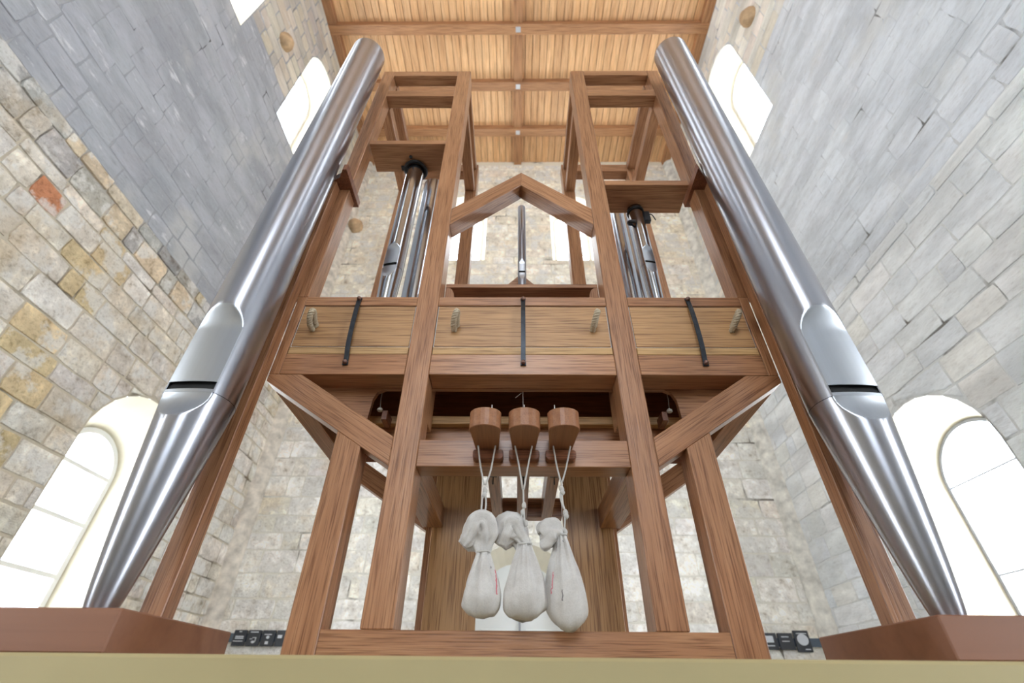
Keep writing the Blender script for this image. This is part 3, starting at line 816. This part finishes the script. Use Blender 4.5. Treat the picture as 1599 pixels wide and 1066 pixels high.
# ================================================================== PIPES
def pipe(name, label, x, y, r, z0, zm, zt, rot=0, tipr=.25, mat=TIN, lipmat=None, tilt=0, mw=.765, gap=.018, lipup=.2, lipdn=.06, group=None, seg=168, zj=None):
    """flue pipe: foot, body, flattened lips and mouth. z0 tip, zm mouth, zt top"""
    t = thing(name, label, 'organ pipe', (x, y, z0), group)
    fl_ = sqrt(1-mw*mw)*r                    # flat plane distance at the mouth
    zj = zj or zm-gap*1.6; ca, sa = cos(rot), sin(rot)
    base = T(x, y, z0)
    if tilt: base = base @ Matrix.Translation((0, 0, zm-z0)) @ Matrix.Rotation(tilt, 4, 'Y') @ Matrix.Translation((0, 0, z0-zm))
    WMt = T(x, y, z0)
    def ring(rad, z, fm):
        out = []
        for k in range(seg):
            an = 2*pi*k/seg; a = rad*sin(an); f = rad*cos(an)        # f forward (-y)
            fl2 = f if fm is None or f <= fm else fm+(f-fm)*.16
            out.append((a, -fl2, z-z0))
        return out
    R3 = Matrix.Rotation(rot, 4, 'Z')
    def shell(rings, skip=None):
        v = [p for q in rings for p in q]; f = []
        for i in range(len(rings)-1):
            for k in range(seg):
                if skip and skip(i, k): continue
                k2 = (k+1) % seg; f.append((i*seg+k, i*seg+k2, (i+1)*seg+k2, (i+1)*seg+k))
        return v, f
    am = math.asin(mw)
    inmouth = lambda k: abs(((k+.5)/seg*2*pi+pi) % (2*pi)-pi) < am
    # body
    zs = [zj, zm-gap, zm]; n = 34
    zs += [zm+lipup*(i+1)/n for i in range(n)]+[zm+lipup+.01, (zm+lipup+zt)/2, zt]
    rr = []
    for z in zs:
        fm = None
        if z <= zm: fm = fl_
        elif z < zm+lipup:
            q = (z-zm)/lipup; wq = mw*r*(1.0 if q < .70 else sqrt(max(0, 1-((q-.70)/.30)**2))); fm = sqrt(r*r-wq*wq)
        if z < zm-gap*.5: fm = fl_+0.0
        rr.append(ring(r, z, fm))
    v, f = shell(rr, lambda i, k: i <= 1 and inmouth(k))
    me = mesh_py(v, f, True)
    bod = link('pipe_body', me, mat, t, base @ R3)
    me.materials.append(lipmat or TINLIP)
    for p in me.polygons:
        k = [me.vertices[i].co for i in p.vertices]
        zz = sum(c.z for c in k)/4+z0; ff = -sum(c.y for c in k)/4; rad = sum(hypot(c.x, c.y) for c in k)/4
        if zm < zz < zm+lipup and rad < r*.9985: p.material_index = 1
    sol = bod.modifiers.new('wall', 'SOLIDIFY'); sol.thickness = r*.03; sol.offset = -1
    es = bod.modifiers.new('e', 'EDGE_SPLIT'); es.split_angle = radians(28)
    # foot
    ft = []; tip = r*tipr
    for q in [i/14*(1-lipdn/(zj-z0)) for i in range(14)]+[1-lipdn/(zj-z0)*(1-i/18) for i in range(19)]:
        z = z0+(zj-z0)*q
        rad = tip+(r*.995-tip)*(q**.80)
        fm = None
        if z > zj-lipdn: qq = 1-(z-(zj-lipdn))/lipdn; wq = mw*r*sqrt(max(0, 1-qq*qq)); fm = sqrt(max(0, rad*rad-min(wq, rad*.99)**2))
        ft.append(ring(rad, z, fm))
    # lower lip rises to the languid
    lip = []
    ft.append(ring(r*.995, zj, fl_)); nn = len(ft)
    ft.append(ring(r*.99, zm-gap, fl_-.0004))
    v, f = shell(ft, lambda i, k: i == nn-1 and not inmouth(k))
    me = mesh_py(v, f, True); fo = link('pipe_foot', me, mat, t, base @ R3)
    me.materials.append(lipmat or TINLIP)
    for p in me.polygons:
        k = [me.vertices[i].co for i in p.vertices]; zz = sum(c.z for c in k)/4+z0; rad = sum(hypot(c.x, c.y) for c in k)/4
        q = min(1, (zz-z0)/(zj-z0)); ideal = tip+(r*.995-tip)*(q**.80)
        if zz > zj-lipdn and rad < ideal*.997: p.material_index = 1
    es = fo.modifiers.new('e', 'EDGE_SPLIT'); es.split_angle = radians(28)
    # languid plug: shade inside the mouth painted as near-black
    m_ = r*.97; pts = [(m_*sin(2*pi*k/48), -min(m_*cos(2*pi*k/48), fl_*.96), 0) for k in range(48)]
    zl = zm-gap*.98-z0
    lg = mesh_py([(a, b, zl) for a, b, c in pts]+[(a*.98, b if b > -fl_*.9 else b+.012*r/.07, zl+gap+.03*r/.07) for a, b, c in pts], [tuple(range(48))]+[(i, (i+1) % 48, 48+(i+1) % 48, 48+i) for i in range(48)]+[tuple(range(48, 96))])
    link('mouth', lg, MOUTH_SHADE, t, base @ R3)
    # solder seam
    sm = lathe('seam', [(r*.999, -.0008), (r*1.004, 0), (r*.999, .0008)], (0, 0, 0), IRON, t, 64)
    vs_ = [v_.co for v_ in sm.data.vertices]
    for c in vs_:
        if -c.y > fl_: c.y = -fl_*.96
    sm.matrix_basis = WMt.inverted() @ base @ R3 @ T(0, 0, zj-z0)
    return t
pipe('organ_pipe', 'tall silver pipe standing on the left block, beside the left tower', -.707, .885, .0705, .095, .529, 2.305, radians(-2), .30, tilt=radians(.55), gap=.018, lipup=.205, lipdn=.062, zj=.503)
pipe('organ_pipe', 'tall silver pipe standing on the right block, beside the right tower', .692, .885, .0705, .095, .526, 2.305, radians(2), .30, tilt=radians(-.55), gap=.018, lipup=.205, lipdn=.062, zj=.500)
tl = pipe('organ_pipe', 'polished pipe held by a black collar in the left tower', -.440, 1.115, .0355, .927, 1.165, 1.90, radians(-12), .72, TINP, TINLIP, tilt=0, mw=.70, gap=.012, lipup=.09, lipdn=.05)
pipe('organ_pipe', 'wide open-topped polished pipe behind the collared one, left tower', -.395, 1.27, .048, .927, 1.10, 1.86, radians(100), .72, TINP, gap=.012, lipup=.09, lipdn=.05)
tr_ = pipe('organ_pipe', 'slim pipe with a black clasp under the right tower board', .434, 1.110, .0265, .927, 1.178, 1.50, radians(10), .72, TINP, TINLIP, mw=.70, gap=.009, lipup=.07, lipdn=.045)
pipe('organ_pipe', 'polished pipe nearest the post in the right tower, no mouth showing', .408, 1.25, .030, .927, 1.08, 1.80, radians(-110), .72, TINP, gap=.01, lipup=.07, lipdn=.045)
pipe('organ_pipe', 'thin pipe between two others at the back of the right tower', .462, 1.31, .021, .927, 1.08, 1.78, radians(150), .72, TINP, gap=.008, lipup=.06, lipdn=.04)
pipe('organ_pipe', 'short narrow pipe in the middle of the rack under the chevron', .003, 1.15, .0150, .927, 1.180, 1.545, 0, .35, TIN, gap=.008, lipup=.05, lipdn=.03, zj=1.168)
def torus(name, loc, R_, r_, mat, parent, sz=1, M=None, seg=40):
    v = []; f = []
    for i in range(seg):
        a = 2*pi*i/seg
        for j in range(8):
            b_ = 2*pi*j/8; v.append(((R_+r_*cos(b_))*cos(a), (R_+r_*cos(b_))*sin(a), r_*sz*sin(b_)))
    for i in range(seg):
        for j in range(8): f.append((i*8+j, ((i+1) % seg)*8+j, ((i+1) % seg)*8+(j+1) % 8, i*8+(j+1) % 8))
    return link(name, mesh_py(v, f, True), mat, parent, T(*loc) @ (M or Matrix.Identity(4)))
torus('collar', (-.440, 1.113, 1.748), .043, .007, BLACK, tl, 1.0)
bar('collar_strap', -.497, -.470, 1.09, 1.11, 1.742, 1.750, BLACK, tl, bev=.001)
for hx, hy, hr_ in ((-.452, 1.055, .007),):
    lathe('screw', [(0, -.001), (hr_, -.001), (hr_, .002)], (hx, hy, 1.7545), BLACK, tl, 14)
torus('clasp_ring', (.434, 1.110, 1.462), .0285, .0035, BLACK, tr_, 2.2)
torus('clasp_ring', (.408, 1.095, 1.385), .016, .0035, BLACK, tr_, 2.0, Matrix.Rotation(radians(35), 4, 'X'))
bar('clasp', .458, .482, 1.095, 1.115, 1.400, 1.455, BLACK, tr_, bev=.003)
tubeo('clasp_tail', spline([(.470, 1.10, 1.44), (.485, 1.09, 1.425), (.494, 1.09, 1.395)], 5), .0022, BLACK, tr_, 6)

# ================================================================== BAGS
CL1 = clothm('linen_left', [(.0225, -.10, -.075, -.025, .0011, (.55, .04, .08)), (.017, 0, -.030, -.026, .0008, (.10, .08, .08))])
CL2 = clothm('linen_mid', [])
CL3 = clothm('linen_right', [(-.010, .14, -.105, -.068, .0009, (.60, .04, .10)), (-.0060, 0, -.118, -.100, .0008, (.06, .05, .06)), (.002, 0, -.014, -.011, .0009, (.05, .05, .05))])
YH = .963
def px(u, v, y=YH):
    d = (u-799.5)*R2-(v-533)*U2+FPX*F; d = d/d.y*y
    return Vector((d.x+CAMX, y, d.z))
def bag(label, cloth, neck, bw, bottom, bl, br_, flop, cords, knots, seed):
    """neck/bottom/flop/cord points are laid out at the hanging plane"""
    r = random.Random(seed)
    o = neck.copy()
    t = thing('sand_bag', label, 'bag', o, 'small linen weight bags hung from the levers')
    # body, lofted: rows from the neck down
    rows = []; n = 26; seg = 64; H = neck.z-bottom
    cxb = (bl+br_)/2; hw = (br_-bl)/2
    for i in range(n+1):
        q = i/n
        z = -H*q
        w = bw+(hw-bw)*(sin(min(1, q/.80)*pi/2))**1.25
        if q > .80: w = hw*(1-.28*((q-.80)/.20)**2.2)
        cx = (cxb-o.x)*min(1, q/.75)
        dpt = w*(.95-.15*q) if q < .66 else hw*.85*sqrt(max(.004, 1-((q-.66)/.345)**2.3))
        row = []
        for k in range(seg):
            an = 2*pi*k/seg
            fold = (1-q)**1.1*(.17*sin(5*an+seed+q)+.13*sin(9*an+seed*2.3+q*2)+.07*sin(15*an+seed))+.035*sin(4*an+q*5+seed)
            nz = noise.noise(Vector((cos(an)*1.6, sin(an)*1.6, q*4+seed*7)))*.10*min(1, q*3+.2)
            m_ = 1+fold+nz
            sag = .010*max(0, (q-.6)/.4)**2*(cos(an)**2)*(1.15+.5*sin(seed*3+(0 if cos(an) > 0 else 2)))
            row.append((cx+w*m_*cos(an), dpt*m_*sin(an), z+sag+.003*q*noise.noise(Vector((cos(an)*2, sin(an)*2, seed+q*3)))))
        rows.append(row)
    v = [p for q in rows for p in q]; f = []
    for i in range(n):
        for k in range(seg): k2 = (k+1) % seg; f.append((i*seg+k, i*seg+k2, (i+1)*seg+k2, (i+1)*seg+k))
    f.append(tuple(n*seg+k for k in range(seg)))
    link('sack', mesh_py(v, f, True), cloth, t, Matrix.Translation(o))
    # gathered cloth above the tie, flopping over
    P = spline([Vector(p) for p, _ in flop], 6); RR = []
    rad = [q for _, q in flop]
    for i in range(len(rad)-1):
        for k in range(6): RR.append(rad[i]+(rad[i+1]-rad[i])*(3*(k/6)**2-2*(k/6)**3))
    RR.append(rad[-1])
    vs = []; fs = []; seg2 = 40
    for i, p in enumerate(P):
        tg = (P[min(i+1, len(P)-1)]-P[max(i-1, 0)]).normalized(); a = Vector((0, 1, 0)); a = (a-tg*a.dot(tg)).normalized(); b = tg.cross(a)
        q = i/(len(P)-1)
        for k in range(seg2):
            an = 2*pi*k/seg2
            m_ = 1+.20*sin(3*an+seed+q*3)+.16*sin(5*an-seed*2+q*4)+.10*sin(9*an+seed+q*7)+.42*noise.noise(Vector((cos(an)*1.8, sin(an)*1.8, q*4+seed)))
            vs.append(p-o+(a*cos(an)*.85+b*sin(an))*RR[i]*m_)
    for i in range(len(P)-1):
        for k in range(seg2): k2 = (k+1) % seg2; fs.append((i*seg2+k, i*seg2+k2, (i+1)*seg2+k2, (i+1)*seg2+k))
    fs.append(tuple((len(P)-1)*seg2+k for k in range(seg2)))
    g = link('gathered_top', mesh_py(vs, fs, True), cloth, t, Matrix.Translation(o))
    for c in cords: tubeo('cord', spline(c, 5), .0019, CORD, t, 7)
    for kx in knots:
        c = kx; vv = []; ff = []
        bm = bmesh.new(); bmesh.ops.create_icosphere(bm, subdivisions=2, radius=.0052)
        for q in bm.verts: q.co *= 1+.35*noise.noise(q.co*320+Vector((seed, 0, 0))); q.co.z *= 1.35
        link('knot', mesh_bm(bm, smooth=True), CORD, t, Matrix.Translation(c))
    pts = [(o.x+bw*1.15*cos(k*pi/8), o.y+bw*1.05*sin(k*pi/8), o.z+.001*sin(k)) for k in range(17)]
    tubeo('tie', pts, .0022, CORD, t, 6)
zc_ = .4424
def top(u, xoff): return Vector((xoff, YH, .4422))
bag('linen bag hanging left of the others, top flopped open', CL1, px(754, 862), .0115, px(750, 966).z, px(722, 935).x, px(783, 935).x,
    [(px(754, 866), .010), (px(756, 852), .014), (px(757, 835), .021), (px(754, 820), .026), (px(744, 824), .025), (px(732, 842), .018), (px(723, 852), .011)],
    [[top(0, -.1005), px(750, 725), px(756, 757)], [top(0, -.062), px(766, 735), px(758, 757)], [px(757, 760), px(753, 780), px(751, 805)], [px(757, 760), px(759, 785), px(756, 806)]],
    [px(757, 766), px(756, 772)], 1.3)
bag('linen bag hanging in the middle, top folded to the left', CL2, px(819, 850), .0120, px(815, 970).z, px(787, 935).x, px(855, 935).x,
    [(px(819, 854), .011), (px(815, 846), .015), (px(806, 832), .023), (px(798, 824), .027), (px(790, 836), .023), (px(782, 852), .013)],
    [[top(0, -.0185), px(811, 730), px(816, 764)], [top(0, .0195), px(824, 730), px(818, 764)], [px(817, 764), px(818, 795), px(820, 822), px(822, 848)], [px(818, 790), px(814, 812), px(820, 835), px(820, 850)]],
    [px(818, 789), px(816, 800), px(821, 817)], 2.9)
bag('longest linen bag, hanging right of the others with a red pen stroke', CL3, px(876, 836), .0095, px(884, 986).z, px(855, 950).x, px(918, 945).x,
    [(px(878, 838), .008), (px(873, 834), .014), (px(866, 832), .022), (px(858, 836), .025), (px(850, 845), .020), (px(843, 846), .009)],
    [[top(0, .0665), px(870, 730), px(876, 752)], [top(0, .1045), px(884, 730), px(878, 752)], [px(877, 752), px(878, 780), px(882, 800), px(881, 830)], [px(878, 755), px(875, 775), px(881, 795)]],
    [px(877, 763), px(878, 768), px(883, 800), px(884, 805), px(882, 830)], 4.4)
